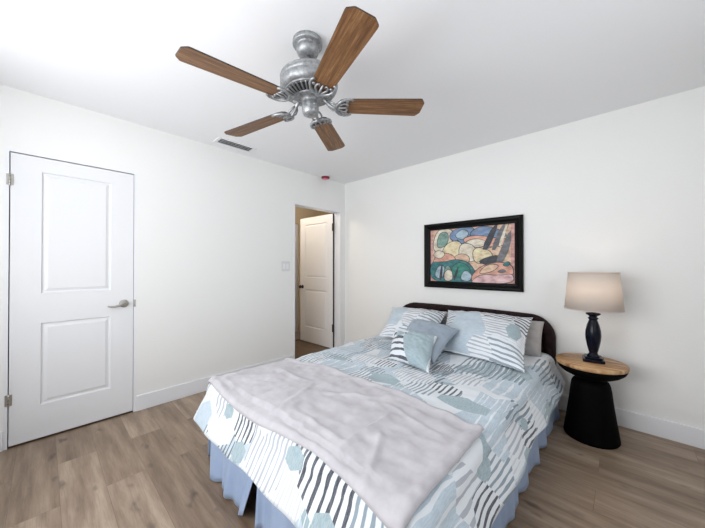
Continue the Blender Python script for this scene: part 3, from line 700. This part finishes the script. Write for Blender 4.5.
# ------------------------------------------------------------------ picture
pic = thing('framed_picture', 'framed colourful abstract picture in a wide black frame above the bed', 'picture', (1.831, 0, 1.345))
FW, FH, FB = .506, .358, .072
bm = bmesh.new()
prof = [(0, .004), (0, .030), (.012, .036), (.030, .033), (.052, .022), (.066, .020), (FB, .016), (FB, .004)]
loops = []
for ins, d in prof: loops.append([bm.verts.new((sx * (FW - ins), -d, sz * (FH - ins))) for sx, sz in ((-1, -1), (1, -1), (1, 1), (-1, 1))])
for A, Bq in zip(loops, loops[1:] + loops[:1]):
    for k in range(4): bm.faces.new((A[k], A[(k + 1) % 4], Bq[(k + 1) % 4], Bq[k]))
M['frame'] = mat('black_lacquer', (.002, .002, .002), .4, 0, Specular_IOR_Level=.12); new_obj('frame', bm, M['frame'], pic)
# canvas: flat artwork of painted colour areas, in picture units (0..1 across, 0..1 up)
AC = {'rose': (.56, .30, .27), 'cream': (.72, .60, .38), 'sand': (.68, .46, .32), 'blue': (.16, .24, .38), 'teal': (.03, .16, .17), 'dark': (.035, .04, .05), 'salmon': (.66, .34, .25), 'pink': (.66, .42, .42), 'ice': (.36, .48, .55), 'sage': (.20, .33, .28), 'green': (.03, .22, .17), 'grey': (.14, .14, .15), 'ivory': (.68, .60, .48)}
akeys = list(AC); am = []
for k in akeys:
    m = mat('paint_' + k, AC[k], .55); n = NT(m); c = AC[k]
    n.col(n.ramp(n.noise(n.mapping(n.obj(), rot=(0, .6, 0), sc=(1, 1, 2)), 14, 4, .65), [(.32, tuple(x * .6 for x in c)), (.5, c), (.72, tuple(min(.8, x * 1.35 + .03) for x in c))])); am.append(m)
CW, CH = FW - FB, FH - FB
bm = bmesh.new(); layer = [0]
def area_(col, pts, smooth_=2, outline=True):
    if smooth_:
        cx_, cy_ = sum(p[0] for p in pts) / len(pts), sum(p[1] for p in pts) / len(pts)
        pts = [(cx_ + (x - cx_) * 1.16, cy_ + (y_ - cy_) * 1.16) for x, y_ in pts]
        if outline and col not in ('dark', 'grey'): area_('dark', [(cx_ + (x - cx_) * 1.0 + (.007 if x > cx_ else -.007), cy_ + (y_ - cy_) * 1.0 + (.009 if y_ > cy_ else -.009)) for x, y_ in [((x - cx_) / 1.16 + cx_, (y_ - cy_) / 1.16 + cy_) for x, y_ in pts]], smooth_, False)
    for _ in range(smooth_):      # Chaikin rounding
        q = []
        for i in range(len(pts)):
            a, b = pts[i], pts[(i + 1) % len(pts)]; q += [(a[0] * .75 + b[0] * .25, a[1] * .75 + b[1] * .25), (a[0] * .25 + b[0] * .75, a[1] * .25 + b[1] * .75)]
        pts = q
    layer[0] += 1; y = -.008 - layer[0] * .00012
    vs = [bm.verts.new(((min(max(p[0], 0), 1) * 2 - 1) * CW, y, (min(max(p[1], 0), 1) * 2 - 1) * CH)) for p in pts]
    f = bm.faces.new(vs); f.material_index = akeys.index(col)
area_('rose', [(0, 0), (1, 0), (1, 1), (0, 1)], 0)
area_('sand', [(.035, .01), (.96, .01), (.96, .99), (.035, .99)], 0)
# ARTSHAPES
area_('ivory', [(.04, .62), (.10, .98), (.26, .99), (.34, .80), (.20, .58)])
area_('sage', [(.09, .66), (.13, .93), (.24, .92), (.22, .70)])
area_('blue', [(.26, .86), (.36, .99), (.56, .99), (.52, .78), (.38, .72)])
area_('ice', [(.33, .86), (.42, .97), (.50, .90), (.44, .78)])
area_('blue', [(.54, .90), (.66, .99), (.80, .93), (.92, .80), (.70, .80), (.56, .82)])
area_('salmon', [(.44, .78), (.60, .84), (.80, .76), (.92, .74), (.86, .64), (.58, .66)])
area_('dark', [(.36, .82), (.46, .66), (.62, .60), (.78, .64), (.60, .56), (.44, .60)])
area_('ivory', [(.48, .74), (.60, .78), (.72, .70), (.62, .63), (.50, .66)])
area_('cream', [(.16, .50), (.24, .72), (.40, .74), (.44, .42), (.30, .36)])
area_('ivory', [(.40, .40), (.40, .70), (.56, .66), (.60, .40)])
area_('cream', [(.56, .62), (.74, .56), (.76, .40), (.58, .34)])
area_('sand', [(.28, .40), (.40, .52), (.50, .46), (.48, .34), (.34, .33)])
area_('salmon', [(.04, .30), (.10, .52), (.26, .52), (.34, .40), (.22, .30)])
area_('ivory', [(.04, .50), (.10, .60), (.20, .54), (.14, .44)])
area_('dark', [(.60, .38), (.84, .50), (.86, .34), (.74, .30)])
area_('dark', [(.66, .62), (.78, .99), (.83, .99), (.73, .60)], 1)
area_('grey', [(.76, .60), (.87, .99), (.91, .99), (.82, .60)], 1)
area_('ivory', [(.835, .66), (.915, .99), (.935, .99), (.87, .66)], 1)
area_('grey', [(.80, .34), (.955, .92), (.955, .62), (.87, .34)], 1)
area_('teal', [(.04, .04), (.04, .36), (.20, .34), (.34, .40), (.50, .32), (.58, .02), (.30, .01)])
area_('green', [(.28, .14), (.34, .34), (.46, .32), (.52, .18), (.40, .10)])
area_('ice', [(.06, .10), (.12, .30), (.20, .26), (.16, .06)])
area_('sage', [(.18, .08), (.22, .30), (.28, .24), (.26, .04)])
area_('ivory', [(.20, .02), (.20, .18), (.28, .22), (.30, .04)])
area_('ice', [(.40, .06), (.46, .22), (.54, .12), (.50, .02)])
area_('dark', [(.12, .04), (.15, .30), (.17, .30), (.16, .04)], 1)
area_('dark', [(.31, .05), (.36, .26), (.38, .26), (.34, .05)], 1)
area_('salmon', [(.54, .02), (.62, .24), (.80, .34), (.955, .30), (.955, .10), (.80, .01)])
area_('pink', [(.56, .02), (.66, .14), (.84, .12), (.955, .16), (.955, .01), (.60, .01)])
area_('sand', [(.62, .16), (.72, .32), (.84, .30), (.76, .20)])
area_('teal', [(.88, .32), (.92, .37), (.955, .33), (.92, .29)]); area_('grey', [(.82, .20), (.88, .25), (.92, .20), (.86, .17)])
new_obj('canvas', bm, am, pic)
